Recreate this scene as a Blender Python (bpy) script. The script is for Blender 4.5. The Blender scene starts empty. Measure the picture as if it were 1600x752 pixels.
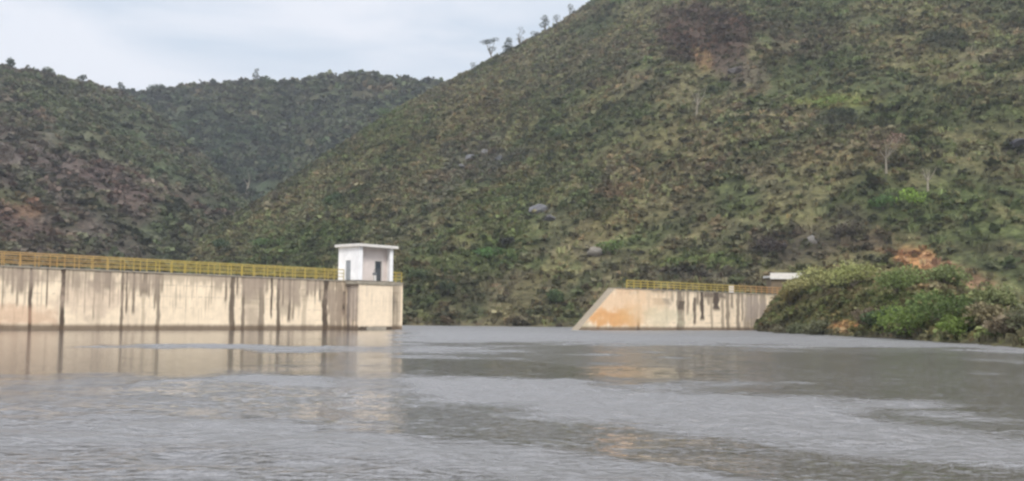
import bpy, math, random
import numpy as np
from mathutils import Matrix, Vector

random.seed(7)
rng = np.random.default_rng(7)
scene = bpy.context.scene
R = math.radians

# ---------------------------------------------------------------- camera
F = 1700.0            # focal length in photograph pixels (photograph is 1600 x 752)
EYE = 1.25
cam_d = bpy.data.cameras.new("camera")
cam = bpy.data.objects.new("camera", cam_d)
scene.collection.objects.link(cam)
cam_d.sensor_width = 36.0
cam_d.lens = 36.0 * F / 1600.0
cam_d.clip_start = 0.1
cam_d.clip_end = 12000.0
PITCH = math.atan((499 - 376) / F)
ROLL = math.atan(0.010)
CM = Matrix.Translation((0, 0, EYE)) @ Matrix.Rotation(math.pi / 2 + PITCH, 4, 'X') @ Matrix.Rotation(ROLL, 4, 'Z')
cam.matrix_world = CM
scene.camera = cam
CR = np.array(CM.to_3x3())

# ---------------------------------------------------------------- light, sky, exposure
SUN_EL, SUN_AZ = R(46), R(-12)         # azimuth measured from straight behind the camera, towards the right
sun_d = bpy.data.lights.new("sun", 'SUN')
sun_d.energy = 2.0
sun_d.angle = R(14)
sun_d.color = (1.0, 0.955, 0.89)
sun = bpy.data.objects.new("sun", sun_d)
scene.collection.objects.link(sun)
sdir = Vector((math.sin(-SUN_AZ) * math.cos(SUN_EL), -math.cos(SUN_AZ) * math.cos(SUN_EL), math.sin(SUN_EL)))
sun.rotation_euler = sdir.to_track_quat('Z', 'Y').to_euler()

world = bpy.data.worlds.new("World")
scene.world = world
world.use_nodes = True
nt = world.node_tree
nt.nodes.clear()
def N(tree, t, **kw):
    n = tree.nodes.new(t)
    for k, v in kw.items():
        setattr(n, k, v)
    return n
w_out = N(nt, 'ShaderNodeOutputWorld')
bg = N(nt, 'ShaderNodeBackground')
bg.inputs['Strength'].default_value = 0.1
sky = N(nt, 'ShaderNodeTexSky', sky_type='NISHITA', sun_disc=False)
sky.sun_elevation = SUN_EL
sky.sun_rotation = math.pi - SUN_AZ * -1
sky.air_density = 1.0
sky.dust_density = 2.0
tc = N(nt, 'ShaderNodeTexCoord')
mp = N(nt, 'ShaderNodeMapping')
mp.inputs['Scale'].default_value = (3.2, 3.2, 13.0)
mp.inputs['Location'].default_value = (0.75, 0.3, 0.2)
nz = N(nt, 'ShaderNodeTexNoise')
nz.inputs['Scale'].default_value = 1.0
nz.inputs['Detail'].default_value = 4.0
nz.inputs['Roughness'].default_value = 0.5
nz.inputs['Distortion'].default_value = 0.5
cr = N(nt, 'ShaderNodeValToRGB')
cr.color_ramp.elements[0].position = 0.40
cr.color_ramp.elements[0].color = (6.1, 6.9, 7.9, 1)
cr.color_ramp.elements[1].position = 0.60
cr.color_ramp.elements[1].color = (8.7, 8.8, 9.3, 1)
mixs = N(nt, 'ShaderNodeMixRGB')
mixs.inputs['Fac'].default_value = 0.88
nt.links.new(tc.outputs['Generated'], mp.inputs['Vector'])
nt.links.new(mp.outputs['Vector'], nz.inputs['Vector'])
nt.links.new(nz.outputs['Fac'], cr.inputs['Fac'])
nt.links.new(sky.outputs['Color'], mixs.inputs['Color1'])
nt.links.new(cr.outputs['Color'], mixs.inputs['Color2'])
sepz = N(nt, 'ShaderNodeSeparateXYZ'); nt.links.new(tc.outputs['Generated'], sepz.inputs[0])
gr1 = N(nt, 'ShaderNodeMapRange', interpolation_type='SMOOTHSTEP')
gr1.inputs['From Min'].default_value = 0.27; gr1.inputs['From Max'].default_value = 0.65
gr1.inputs['To Min'].default_value = 1.0; gr1.inputs['To Max'].default_value = 3.0
nt.links.new(sepz.outputs['Z'], gr1.inputs['Value'])
gmul = N(nt, 'ShaderNodeVectorMath', operation='MULTIPLY')
nt.links.new(mixs.outputs['Color'], gmul.inputs[0]); nt.links.new(gr1.outputs[0], gmul.inputs[1])
nt.links.new(gmul.outputs['Vector'], bg.inputs['Color'])
nt.links.new(bg.outputs['Background'], w_out.inputs['Surface'])

scene.view_settings.view_transform = 'Standard'
scene.view_settings.look = 'None'
scene.view_settings.gamma = 1.0
scene.view_settings.use_curve_mapping = False
scene.view_settings.exposure = 0.12
scene.cycles.filter_width = 2.6
scene.cycles.max_bounces = 6
scene.cycles.diffuse_bounces = 3
scene.cycles.glossy_bounces = 3
scene.cycles.use_denoising = True
scene.cycles.denoiser = 'OPENIMAGEDENOISE'

# ---------------------------------------------------------------- pixel <-> world helpers
def ray(px, py):
    d = np.array([(px - 800) / F, -(py - 376) / F, -1.0])
    return CR @ d
def at_z(px, py, z):
    d = ray(px, py)
    t = (z - EYE) / d[2]
    return np.array([0, 0, EYE]) + d * t
def at_d(px, py, dist):
    d = ray(px, py)
    t = dist / d[1]
    return np.array([0, 0, EYE]) + d * t
def project(P):
    P = np.asarray(P, float)
    q = (P - np.array([0, 0, EYE])) @ CR
    w = -q[..., 2]
    w = np.where(w < 1e-3, 1e-3, w)
    return 800 + F * q[..., 0] / w, 376 - F * q[..., 1] / w

# ---------------------------------------------------------------- numpy noise
_T = rng.random((256, 256))
def vnoise(x, y):
    xi = np.floor(x).astype(int); yi = np.floor(y).astype(int)
    fx = x - xi; fy = y - yi
    fx = fx * fx * (3 - 2 * fx); fy = fy * fy * (3 - 2 * fy)
    a = _T[xi % 256, yi % 256]; b = _T[(xi + 1) % 256, yi % 256]
    c = _T[xi % 256, (yi + 1) % 256]; d = _T[(xi + 1) % 256, (yi + 1) % 256]
    return (a * (1 - fx) + b * fx) * (1 - fy) + (c * (1 - fx) + d * fx) * fy
def fbm(x, y, o=4, g=0.5):
    s = 0; a = 1; t = 0
    x = np.asarray(x, float); y = np.asarray(y, float)
    for i in range(o):
        s = s + a * vnoise(x + 17.3 * i, y + 9.1 * i); t += a
        x = x * 2.03; y = y * 2.03; a *= g
    return s / t
def smooth(a, b, x):
    t = np.clip((x - a) / (b - a), 0, 1)
    return t * t * (3 - 2 * t)

# ---------------------------------------------------------------- object helpers
def link(o):
    scene.collection.objects.link(o)
    return o
def tag(o, label=None, cat=None, group=None, kind=None):
    if label: o['label'] = label
    if cat: o['category'] = cat
    if group: o['group'] = group
    if kind: o['kind'] = kind
    return o
def empty(name, loc=(0, 0, 0), rz=0.0):
    o = bpy.data.objects.new(name, None)
    o.empty_display_size = 0.5
    o.location = loc
    o.rotation_euler = (0, 0, rz)
    return link(o)
def np_mesh(name, V, Fq, col=None, smoothf=False):
    """V (n,3), Fq (m,k) one polygon size"""
    me = bpy.data.meshes.new(name)
    V = np.ascontiguousarray(V, np.float32); Fq = np.ascontiguousarray(Fq, np.int32)
    k = Fq.shape[1]; m = Fq.shape[0]
    me.vertices.add(len(V)); me.vertices.foreach_set('co', V.ravel())
    me.loops.add(m * k); me.loops.foreach_set('vertex_index', Fq.ravel())
    me.polygons.add(m)
    me.polygons.foreach_set('loop_start', np.arange(0, m * k, k, dtype=np.int32))
    me.polygons.foreach_set('loop_total', np.full(m, k, np.int32))
    me.polygons.foreach_set('use_smooth', np.full(m, smoothf, bool))
    if col is not None:
        a = me.color_attributes.new('Col', 'FLOAT_COLOR', 'POINT')
        c = np.ones((len(V), 4), np.float32); c[:, :3] = col
        a.data.foreach_set('color', c.ravel())
    me.update(calc_edges=True)
    return me
class MB:
    def __init__(s):
        s.v = []; s.f = []; s.c = []
    def add(s, vs, fs, col=(1, 1, 1)):
        b = len(s.v)
        s.v += [tuple(v) for v in vs]
        s.f += [tuple(i + b for i in f) for f in fs]
        s.c += [col] * len(vs)
        return s
    def box(s, x0, x1, y0, y1, z0, z1, col=(1, 1, 1)):
        v = [(x0, y0, z0), (x1, y0, z0), (x1, y1, z0), (x0, y1, z0), (x0, y0, z1), (x1, y0, z1), (x1, y1, z1), (x0, y1, z1)]
        return s.add(v, [(0, 3, 2, 1), (4, 5, 6, 7), (0, 1, 5, 4), (1, 2, 6, 5), (2, 3, 7, 6), (3, 0, 4, 7)], col)
    def tube(s, pts, rad, n=6, col=(1, 1, 1)):
        pts = [Vector(p) for p in pts]
        if not hasattr(rad, '__len__'): rad = [rad] * len(pts)
        b = len(s.v); vs = []
        for i, p in enumerate(pts):
            d = (pts[min(i + 1, len(pts) - 1)] - pts[max(i - 1, 0)]).normalized()
            u = d.cross(Vector((0.31, 0.2, 0.93)))
            if u.length < 0.05: u = d.cross(Vector((1, 0, 0)))
            u.normalize(); w = d.cross(u)
            for k in range(n):
                a = 2 * math.pi * k / n
                vs.append(p + (u * math.cos(a) + w * math.sin(a)) * rad[i])
        fs = []
        for i in range(len(pts) - 1):
            for k in range(n):
                k2 = (k + 1) % n
                fs.append((i * n + k, i * n + k2, (i + 1) * n + k2, (i + 1) * n + k))
        fs.append(tuple(range(n))[::-1]); fs.append(tuple((len(pts) - 1) * n + k for k in range(n)))
        return s.add(vs, fs, col)
    def build(s, name, mat, parent=None, bevel=0):
        me = bpy.data.meshes.new(name)
        me.from_pydata(s.v, [], s.f)
        a = me.color_attributes.new('Col', 'FLOAT_COLOR', 'POINT')
        c = np.ones((len(s.v), 4), np.float32); c[:, :3] = np.array(s.c, np.float32)
        a.data.foreach_set('color', c.ravel())
        me.materials.append(mat); me.update()
        o = link(bpy.data.objects.new(name, me))
        if parent: o.parent = parent
        if bevel:
            m = o.modifiers.new('bevel', 'BEVEL'); m.width = bevel; m.segments = 2; m.limit_method = 'ANGLE'
        return o

# ---------------------------------------------------------------- materials
def make_mat(name, color=None, rough=0.9, var=0.25, vscale=3.0, bump=0.0, bscale=8.0, metallic=0.0, spec=0.3, detail=6.0, bdist=0.05):
    """color None -> read the mesh's Col attribute; mottled by object-space noise"""
    m = bpy.data.materials.new(name); m.use_nodes = True
    t = m.node_tree; b = t.nodes['Principled BSDF']
    b.inputs['Roughness'].default_value = rough
    b.inputs['Metallic'].default_value = metallic
    b.inputs['Specular IOR Level'].default_value = spec
    tcn = N(t, 'ShaderNodeTexCoord')
    n1 = N(t, 'ShaderNodeTexNoise'); n1.inputs['Scale'].default_value = vscale; n1.inputs['Detail'].default_value = detail; n1.inputs['Roughness'].default_value = 0.65
    t.links.new(tcn.outputs['Object'], n1.inputs['Vector'])
    mr = N(t, 'ShaderNodeMapRange')
    mr.inputs['From Min'].default_value = 0.25; mr.inputs['From Max'].default_value = 0.75
    mr.inputs['To Min'].default_value = 1 - var; mr.inputs['To Max'].default_value = 1 + var
    t.links.new(n1.outputs['Fac'], mr.inputs['Value'])
    mul = N(t, 'ShaderNodeVectorMath', operation='MULTIPLY')
    if color is None:
        at = N(t, 'ShaderNodeAttribute'); at.attribute_name = 'Col'
        t.links.new(at.outputs['Color'], mul.inputs[0])
    else:
        mul.inputs[0].default_value = color
    t.links.new(mr.outputs['Result'], mul.inputs[1])
    t.links.new(mul.outputs['Vector'], b.inputs['Base Color'])
    if bump:
        n2 = N(t, 'ShaderNodeTexNoise'); n2.inputs['Scale'].default_value = bscale; n2.inputs['Detail'].default_value = 5
        t.links.new(tcn.outputs['Object'], n2.inputs['Vector'])
        bp = N(t, 'ShaderNodeBump'); bp.inputs['Strength'].default_value = bump; bp.inputs['Distance'].default_value = bdist
        t.links.new(n2.outputs['Fac'], bp.inputs['Height'])
        t.links.new(bp.outputs['Normal'], b.inputs['Normal'])
    return m
M_ground = make_mat('ground_soil_and_grass', None, 0.95, 0.85, 0.8, 0.9, 1.2, spec=0.1, detail=10, bdist=0.6)
M_leaf = make_mat('foliage', None, 0.8, 0.15, 1.0, spec=0.15)
def leafy(m):
    t = m.node_tree; b = t.nodes['Principled BSDF']; out = t.nodes['Material Output']
    tr = N(t, 'ShaderNodeBsdfTranslucent'); mx = N(t, 'ShaderNodeMixShader'); mx.inputs[0].default_value = 0.3
    src = b.inputs['Base Color'].links[0].from_socket
    t.links.new(src, tr.inputs['Color']); t.links.new(b.outputs[0], mx.inputs[1]); t.links.new(tr.outputs[0], mx.inputs[2])
    t.links.new(mx.outputs[0], out.inputs['Surface'])
leafy(M_leaf)
M_bark = make_mat('bark', (0.16, 0.13, 0.10), 0.9, 0.3, 4.0, 0.3, 12)
M_deadwood = make_mat('bleached_wood', (0.27, 0.235, 0.18), 0.9, 0.25, 3.0)
M_conc = make_mat('stained_concrete', None, 0.9, 0.10, 1.6, 0.35, 14.0, spec=0.2, bdist=0.02)
M_cap = make_mat('weathered_coping', (0.27, 0.235, 0.18), 0.9, 0.35, 1.2, 0.3, 12, bdist=0.02)
M_white = make_mat('whitewashed_render', (0.79, 0.77, 0.75), 0.85, 0.16, 1.1, 0.2, 10, bdist=0.01)
M_roofc = make_mat('grey_white_roof_slab', (0.62, 0.58, 0.53), 0.85, 0.15, 2.0, 0.2, 10, bdist=0.01)
M_pinkish = make_mat('pinkish_render', (0.64, 0.56, 0.51), 0.9, 0.15, 1.1, 0.2, 10, bdist=0.01)  # pinker and darker than the white walls
M_dark = make_mat('dark_metal', (0.055, 0.06, 0.065), 0.6, 0.2, 3)
M_grey = make_mat('grey_painted_metal', (0.25, 0.26, 0.27), 0.6, 0.15, 3)
M_glass = make_mat('dark_window_glass', (0.03, 0.04, 0.05), 0.15, 0.1, 3, spec=0.5)
M_rail = make_mat('yellow_rail_paint', None, 0.6, 0.25, 2.0)
M_rock = make_mat('rock', None, 0.95, 0.35, 0.8, 0.6, 2.0, bdist=0.15)

# ---------------------------------------------------------------- hill colours (albedo patches that belong to the ground and its plants)
# px, py, rx, ry, angle(deg), colour, weight, where (h hillside, l left hill, b far hills, k bank)
PATCH = [
    (1110, 60, 82, 52, 10, (0.066, 0.040, 0.036), 0.92, 'h'),
    (1170, 105, 50, 22, 0, (0.110, 0.085, 0.075), 0.6, 'h'),
    (1098, 98, 14, 20, 0, (0.21, 0.13, 0.07), 0.6, 'h'),
    (1245, 70, 60, 35, 0, (0.085, 0.068, 0.055), 0.6, 'h'),
    (1475, 65, 40, 18, 0, (0.035, 0.035, 0.022), 0.8, 'h'),
    (1300, 160, 55, 10, 0, (0.13, 0.14, 0.05), 0.8, 'h'),
    (1320, 185, 40, 12, 0, (0.045, 0.045, 0.035), 0.7, 'h'),
    (1380, 215, 40, 25, 0, (0.15, 0.11, 0.08), 0.55, 'h'),
    (1585, 232, 35, 14, 0, (0.05, 0.045, 0.045), 0.7, 'h'),
    (1290, 270, 40, 50, 70, (0.14, 0.115, 0.07), 0.55, 'h'),
    (1440, 330, 90, 35, -10, (0.075, 0.095, 0.04), 0.6, 'h'),
    (1330, 350, 60, 35, 0, (0.065, 0.055, 0.045), 0.6, 'h'),
    (1240, 380, 70, 32, 0, (0.065, 0.05, 0.045), 0.75, 'h'),
    (1345, 375, 70, 22, 0, (0.07, 0.05, 0.042), 0.8, 'h'),
    (1435, 404, 46, 18, 8, (0.38, 0.20, 0.105), 0.95, 'hk'),
    (1485, 422, 55, 13, 25, (0.22, 0.13, 0.09), 0.9, 'hk'),
    (1535, 445, 45, 12, 34, (0.21, 0.13, 0.09), 0.9, 'hk'),
    (1400, 394, 45, 6, 5, (0.12, 0.055, 0.035), 0.8, 'hk'),
    (740, 255, 75, 40, -35, (0.085, 0.078, 0.07), 0.6, 'h'),
    (800, 245, 45, 18, -15, (0.055, 0.052, 0.05), 0.6, 'h'),
    (700, 290, 50, 25, -30, (0.10, 0.09, 0.08), 0.5, 'h'),
    (845, 335, 26, 13, -20, (0.11, 0.10, 0.10), 0.7, 'h'),
    (790, 382, 20, 8, 0, (0.035, 0.03, 0.028), 0.8, 'h'),
    (770, 345, 120, 45, -20, (0.08, 0.10, 0.035), 0.55, 'h'),
    (740, 405, 60, 25, 0, (0.055, 0.085, 0.03), 0.6, 'h'),
    (880, 265, 160, 30, -35, (0.075, 0.085, 0.042), 0.5, 'h'),
    (870, 220, 70, 40, -20, (0.06, 0.07, 0.03), 0.4, 'h'),
    (760, 170, 60, 40, -30, (0.13, 0.105, 0.06), 0.5, 'h'),
    (860, 100, 60, 30, -30, (0.12, 0.10, 0.06), 0.45, 'h'),
    (970, 75, 50, 25, -20, (0.11, 0.095, 0.07), 0.45, 'h'),
    (960, 330, 70, 30, -45, (0.12, 0.10, 0.055), 0.45, 'h'),
    (1060, 250, 40, 80, 65, (0.13, 0.11, 0.065), 0.45, 'h'),
    (1080, 300, 60, 60, 0, (0.11, 0.085, 0.06), 0.4, 'h'),
    (960, 300, 30, 12, 0, (0.11, 0.06, 0.04), 0.4, 'h'),
    (600, 180, 45, 45, -40, (0.065, 0.085, 0.03), 0.7, 'h'),
    (590, 230, 90, 14, -35, (0.13, 0.12, 0.06), 0.5, 'h'),
    (520, 290, 120, 12, -38, (0.12, 0.115, 0.065), 0.5, 'h'),
    (450, 350, 110, 12, -35, (0.12, 0.11, 0.07), 0.5, 'h'),
    (520, 320, 18, 14, 0, (0.04, 0.055, 0.022), 0.8, 'h'),
    (500, 370, 110, 22, -12, (0.07, 0.095, 0.035), 0.5, 'h'),
    (640, 330, 90, 60, -20, (0.09, 0.085, 0.06), 0.5, 'h'),
    (1090, 410, 70, 12, 0, (0.085, 0.11, 0.035), 0.7, 'h'),
    (1080, 428, 70, 8, 0, (0.06, 0.055, 0.06), 0.6, 'h'),
    (690, 470, 70, 40, 0, (0.045, 0.05, 0.028), 0.6, 'h'),
    (850, 470, 60, 30, 0, (0.055, 0.05, 0.032), 0.5, 'h'),
    (930, 395, 30, 14, 0, (0.14, 0.12, 0.09), 0.5, 'h'),
    (1322, 512, 24, 11, 0, (0.34, 0.19, 0.09), 0.9, 'k'),
    (1400, 525, 60, 8, 0, (0.07, 0.055, 0.045), 0.7, 'k'),
    # left hill
    (60, 250, 110, 38, 25, (0.085, 0.066, 0.064), 0.7, 'l'),
    (190, 300, 90, 30, 38, (0.095, 0.068, 0.064), 0.7, 'l'),
    (120, 340, 120, 25, 30, (0.08, 0.065, 0.06), 0.6, 'l'),
    (15, 320, 40, 16, 10, (0.15, 0.09, 0.055), 0.7, 'l'),
    (60, 370, 90, 18, 20, (0.085, 0.055, 0.05), 0.6, 'l'),
    (60, 285, 45, 10, 40, (0.13, 0.12, 0.11), 0.5, 'l'),
    (100, 170, 90, 22, 15, (0.08, 0.09, 0.045), 0.6, 'l'),
    (230, 240, 90, 20, 42, (0.075, 0.095, 0.055), 0.6, 'l'),
    (80, 320, 60, 8, 45, (0.09, 0.10, 0.06), 0.5, 'l'),
    (10, 305, 30, 10, 10, (0.05, 0.075, 0.035), 0.6, 'l'),
    # far valley
    (300, 200, 100, 40, 35, (0.046, 0.066, 0.042), 0.65, 'b'),
    (380, 250, 60, 60, 0, (0.040, 0.060, 0.040), 0.65, 'b'),
    (480, 170, 120, 40, 0, (0.068, 0.080, 0.050), 0.5, 'b'),
    (250, 155, 25, 10, 0, (0.022, 0.026, 0.018), 0.8, 'b'),
]
def patches(col, px, py, where, wn):
    for (cx, cy, rx, ry, ang, c, w, wh) in PATCH:
        if where not in wh: continue
        a = R(ang); dx = px - cx; dy = py - cy
        u = dx * math.cos(a) + dy * math.sin(a); v = -dx * math.sin(a) + dy * math.cos(a)
        r = np.sqrt((u / rx) ** 2 + (v / ry) ** 2) + (wn - 0.5) * 1.5
        m = (w * (1 - smooth(0.7, 1.25, r)))[:, None]
        col = col * (1 - m) + np.array(c) * m
    return col
BASE = {'h': ((0.085, 0.082, 0.047), (0.112, 0.095, 0.065), (0.066, 0.080, 0.036)),
        'l': ((0.075, 0.078, 0.050), (0.090, 0.075, 0.062), (0.056, 0.068, 0.040)),
        'b': ((0.070, 0.080, 0.046), (0.092, 0.088, 0.055), (0.052, 0.070, 0.038)),
        'k': ((0.135, 0.130, 0.058), (0.150, 0.122, 0.072), (0.095, 0.11, 0.042))}
def ground_colour(P, where):
    px, py = project(P)
    x, y = P[:, 0], P[:, 1]
    s = 1.0 if where in 'hl' else (0.6 if where == 'b' else 4.0)
    a = fbm(x * 0.035 * s + 3, P[:, 2] * 0.05 * s + y * 0.01, 4)[:, None]
    b = fbm(x * 0.12 * s + 31, P[:, 2] * 0.16 * s + 8 + y * 0.03, 4)[:, None]
    c0, c1, c2 = [np.array(c) for c in BASE[where]]
    t = smooth(0.42, 0.62, a); u = smooth(0.48, 0.62, b)
    col = c0 * (1 - t) + c1 * t
    col = col * (1 - u * 0.8) + c2 * u * 0.8
    f = fbm(x * 0.45 * min(s, 1.5) + 2, P[:, 2] * 0.7 * min(s, 1.5) + y * 0.1, 3)[:, None]
    f2 = fbm(x * 0.2 * min(s, 1.5) + 80, y * 0.12 + P[:, 2] * 0.3, 3)[:, None]
    col = col * (0.45 + 1.1 * f) * (0.7 + 0.6 * f2)
    if where == 'h':                       # bands of drier and greener growth following the spurs
        an = np.interp(px, [300, 800, 1200, 1600], [-38, -40, -32, -12]) * math.pi / 180
        cx, cy = (px - 800), (py - 250)
        al = cx * np.cos(an) + cy * np.sin(an); ac = -cx * np.sin(an) + cy * np.cos(an)
        bn = fbm(al * 0.006 + 60, ac * 0.035 + 13, 4)
        dry = smooth(0.52, 0.66, bn)[:, None] * 0.65; gr = smooth(0.47, 0.34, bn)[:, None] * 0.65
        col = col * (1 - dry) + np.array((0.150, 0.130, 0.075)) * dry
        col = col * (1 - gr) + np.array((0.060, 0.066, 0.036)) * gr
    wn = fbm(x * 0.09 * s + 5, P[:, 2] * 0.12 * s + 77, 4)
    ft = smooth(1.3, 0.2, P[:, 2] + (f[:, 0] - .5) * 1.5)[:, None] * 0.75
    warm = np.array((0.98, 0.97, 0.76)) if where in 'hk' else np.array((1.03, 0.97, 0.86))
    c_ = patches(col, px, py, where, wn)
    c_ = c_ * (1 - ft) + np.array((0.10, 0.082, 0.06)) * ft
    return (0.55 + 0.42 * f) * c_ * warm

# ---------------------------------------------------------------- terrain: heights by bearing and distance
def table(rows):
    rows = np.array(rows, float)
    return lambda px: [np.interp(px, rows[:, 0], rows[:, i]) for i in range(1, rows.shape[1])]
# bearing px, skyline py, crest distance, foot distance
T_h = table([(-600, 520, 240, 170), (-100, 500, 250, 175), (100, 455, 260, 175), (200, 420, 270, 180), (280, 388, 285, 180), (400, 318, 320, 185), (500, 248, 355, 188),
             (600, 180, 390, 190), (690, 127, 420, 190), (735, 103, 430, 190), (780, 80, 440, 188), (850, 44, 450, 186), (910, 5, 460, 184),
             (1000, -55, 470, 180), (1200, -160, 490, 165), (1600, -280, 500, 150), (2400, -330, 520, 140)])
T_l = table([(-900, 0, 380, 170), (-300, 40, 400, 180), (-60, 86, 415, 190), (0, 97, 420, 195), (60, 108, 440, 200), (130, 124, 460, 205), (180, 139, 480, 210),
             (215, 158, 475, 215), (260, 195, 460, 217), (310, 242, 435, 222), (360, 297, 400, 226), (420, 362, 360, 230), (520, 440, 320, 240), (700, 520, 300, 250)])
T_b = table([(-400, 190, 680, 380), (0, 180, 670, 390), (150, 158, 660, 400), (200, 142, 650, 410), (250, 141, 640, 420), (300, 135, 635, 420), (390, 123, 630, 420), (480, 118, 625, 420),
             (560, 114, 620, 420), (640, 118, 620, 420), (700, 124, 620, 420), (800, 120, 620, 420), (1100, 100, 620, 420)])
# bank: bearing px, top py of the ground, crest distance, waterline distance
T_k = table([(1100, 530, 150, 148), (1165, 540, 150, 144), (1195, 492, 146, 134), (1232, 446, 138, 121), (1300, 420, 128, 103), (1380, 418, 118, 88), (1450, 432, 110, 76),
             (1520, 466, 100, 66), (1600, 486, 92, 56), (1800, 510, 80, 40), (2300, 520, 60, 26)])
def unpx(px):                                     # plan direction (x per metre of y) of a bearing at the horizon
    return (px - 800) / F / math.cos(PITCH) 
def crest_height(px, py, D):
    yh = 491 + 0.010 * px
    return EYE + (yh - py) / F * D * (1 + 0.0)
def height(kind, px, d, X):
    py, D1, D0 = {'h': T_h, 'l': T_l, 'b': T_b, 'k': T_k}[kind](px)
    Zc = crest_height(px, py, D1)
    t = (d - D0) / (D1 - D0)
    if kind == 'k':
        p = np.where(t < 1, np.sin(np.clip(t, -0.3, 1) * math.pi / 2) ** 1 , 1.0)
        z = np.maximum(Zc, 0.05) * p - 0.02 - 0.6 * smooth(0.02, -0.05, t) - 1.0 * smooth(0.6, 0.0, Zc)
        z = z + (fbm(X * 0.3 + 4, d * 0.3, 4) - 0.5) * 1.0 * smooth(0.05, 0.4, t)
        return z
    p = t * (1.12 - 0.12 * t)
    # beyond the crest the ground falls away
    back = 1 - 0.55 * (t - 1) - 0.2 * (t - 1) ** 2
    p = np.where(t > 1, back, p)
    p = np.where(t < 0, t * 1.5, p)
    amp = {'h': 11.0, 'l': 12.0, 'b': 20.0}[kind]
    taper = smooth(0.0, 0.2, t) * (1 - 0.85 * smooth(0.75, 1.0, t)) 
    skew = X * 0.022 + d * 0.012 if kind == 'h' else X * 0.02 - d * 0.012
    gully = 1 - np.abs(fbm(skew + 2.2, d * 0.004 + 7, 3) - 0.5) * 4
    n = (fbm(X * 0.02 + 11, d * 0.02 + 4, 5) - 0.5) * 1.6 - gully * 0.35 + 0.1
    z = Zc * p + amp * taper * n
    z = z + (fbm(X * 0.13, d * 0.13, 4) - 0.5) * 2.2 * smooth(0.0, 0.1, t) * (1 - 0.6 * smooth(0.8, 1.0, t))
    return np.maximum(z, -3.0)
def sheet(kind, name, px0, px1, ncol, dmin, dmax, nrow, mat, power=1.4):
    pxs = np.linspace(px0, px1, ncol)
    ts = np.linspace(0, 1, nrow) ** power
    PX, TT = np.meshgrid(pxs, ts)
    py, D1, D0 = {'h': T_h, 'l': T_l, 'b': T_b, 'k': T_k}[kind](PX)
    D = (D0 - dmin) + TT * (D1 + dmax - D0 + dmin)
    X = unpx(PX) * D
    Z = height(kind, PX, D, X)
    P = np.stack([X, D, Z], -1).reshape(-1, 3)
    i = np.arange(nrow - 1)[:, None] * ncol + np.arange(ncol - 1)[None, :]
    Fq = np.stack([i, i + 1, i + ncol + 1, i + ncol], -1).reshape(-1, 4)
    me = np_mesh(name, P, Fq, ground_colour(P, kind), True)
    me.materials.append(mat)
    o = link(bpy.data.objects.new(name, me))
    o['kind'] = 'structure'
    return o
HL = {}
sheet('h', 'hillside', -700, 2500, 1000, 12, 200, 420, M_ground, 1.1)
sheet('l', 'left_hill', -900, 720, 460, 12, 200, 300, M_ground, 1.1)
sheet('b', 'far_hills', -500, 1150, 360, 30, 300, 240, M_ground, 1.1)
sheet('k', 'shore', 1100, 2300, 520, 4, 60, 150, M_ground, 1.3)

# ---------------------------------------------------------------- leaf clumps
def template(nq, kind, seed):
    r = np.random.default_rng(seed)
    if kind == 'bush':
        d = r.normal(size=(nq, 3)); d /= np.linalg.norm(d, axis=1)[:, None]
        rad = r.uniform(0.35, 1.0, nq) ** 0.6
        c = d * rad[:, None] * np.array([0.5, 0.5, 0.5])
        c[:, 2] = np.abs(c[:, 2]) * 1.5 + 0.04
        c[:, :2] += 0.14 * np.sin(c[:, 2:3] * 7 + seed)
        size = r.uniform(0.12, 0.24, nq)
    else:                                           # tuft: upright thin leaves
        c = r.normal(size=(nq, 3)) * np.array([0.25, 0.25, 0]); c[:, 2] = 0.25
        size = r.uniform(0.16, 0.28, nq)
    n = r.normal(size=(nq, 3)); n[:, 2] = np.abs(n[:, 2]) * 0.8 + 0.2
    if kind != 'bush': n[:, 2] *= 0.15
    n /= np.linalg.norm(n, axis=1)[:, None]
    a = np.cross(n, r.normal(size=(nq, 3))); a /= np.linalg.norm(a, axis=1)[:, None]
    b = np.cross(n, a)
    if kind != 'bush':
        b = np.stack([r.normal(size=nq) * 0.25, r.normal(size=nq) * 0.25, np.ones(nq)], -1); a = np.cross(b, n); a /= np.linalg.norm(a, axis=1)[:, None]
        a *= 0.5; b *= 2.0
    s = size[:, None]
    q = np.stack([c - a * s - b * s * .7, c + a * s * .8 - b * s, c + a * s + b * s * .8, c - a * s * .7 + b * s], 1)
    return q                                        # nq,4,3
TB = [template(24, 'bush', k) for k in range(7)]
TT_ = [template(10, 'tuft', 40 + k) for k in range(4)]
def scatter_mesh(name, pos, size, hgt, colr, tmpl, mat, r):
    Vs = []; Cs = []
    idx = r.integers(0, len(tmpl), len(pos))
    for k, t in enumerate(tmpl):
        m = idx == k
        if not m.any(): continue
        p = pos[m]; n = len(p); ang = r.uniform(0, 2 * math.pi, n)
        ca, sa = np.cos(ang)[:, None, None], np.sin(ang)[:, None, None]
        T = t[None]
        s = size[m][:, None, None]; h = hgt[m][:, None, None]
        x = (T[..., 0] * ca - T[..., 1] * sa) * s + p[:, 0][:, None, None]
        y = (T[..., 0] * sa + T[..., 1] * ca) * s + p[:, 1][:, None, None]
        z = T[..., 2] * h + p[:, 2][:, None, None]
        Vs.append(np.stack([x, y, z], -1).reshape(-1, 3))
        c = colr[m][:, None, None, :] * r.uniform(0.78, 1.25, (n, t.shape[0], 1, 1))
        Cs.append(np.broadcast_to(c, (n, t.shape[0], 4, 3)).reshape(-1, 3))
    V = np.concatenate(Vs); C = np.concatenate(Cs)
    Fq = np.arange(len(V)).reshape(-1, 4)
    me = np_mesh(name, V, Fq, C)
    me.materials.append(mat)
    return me
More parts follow.
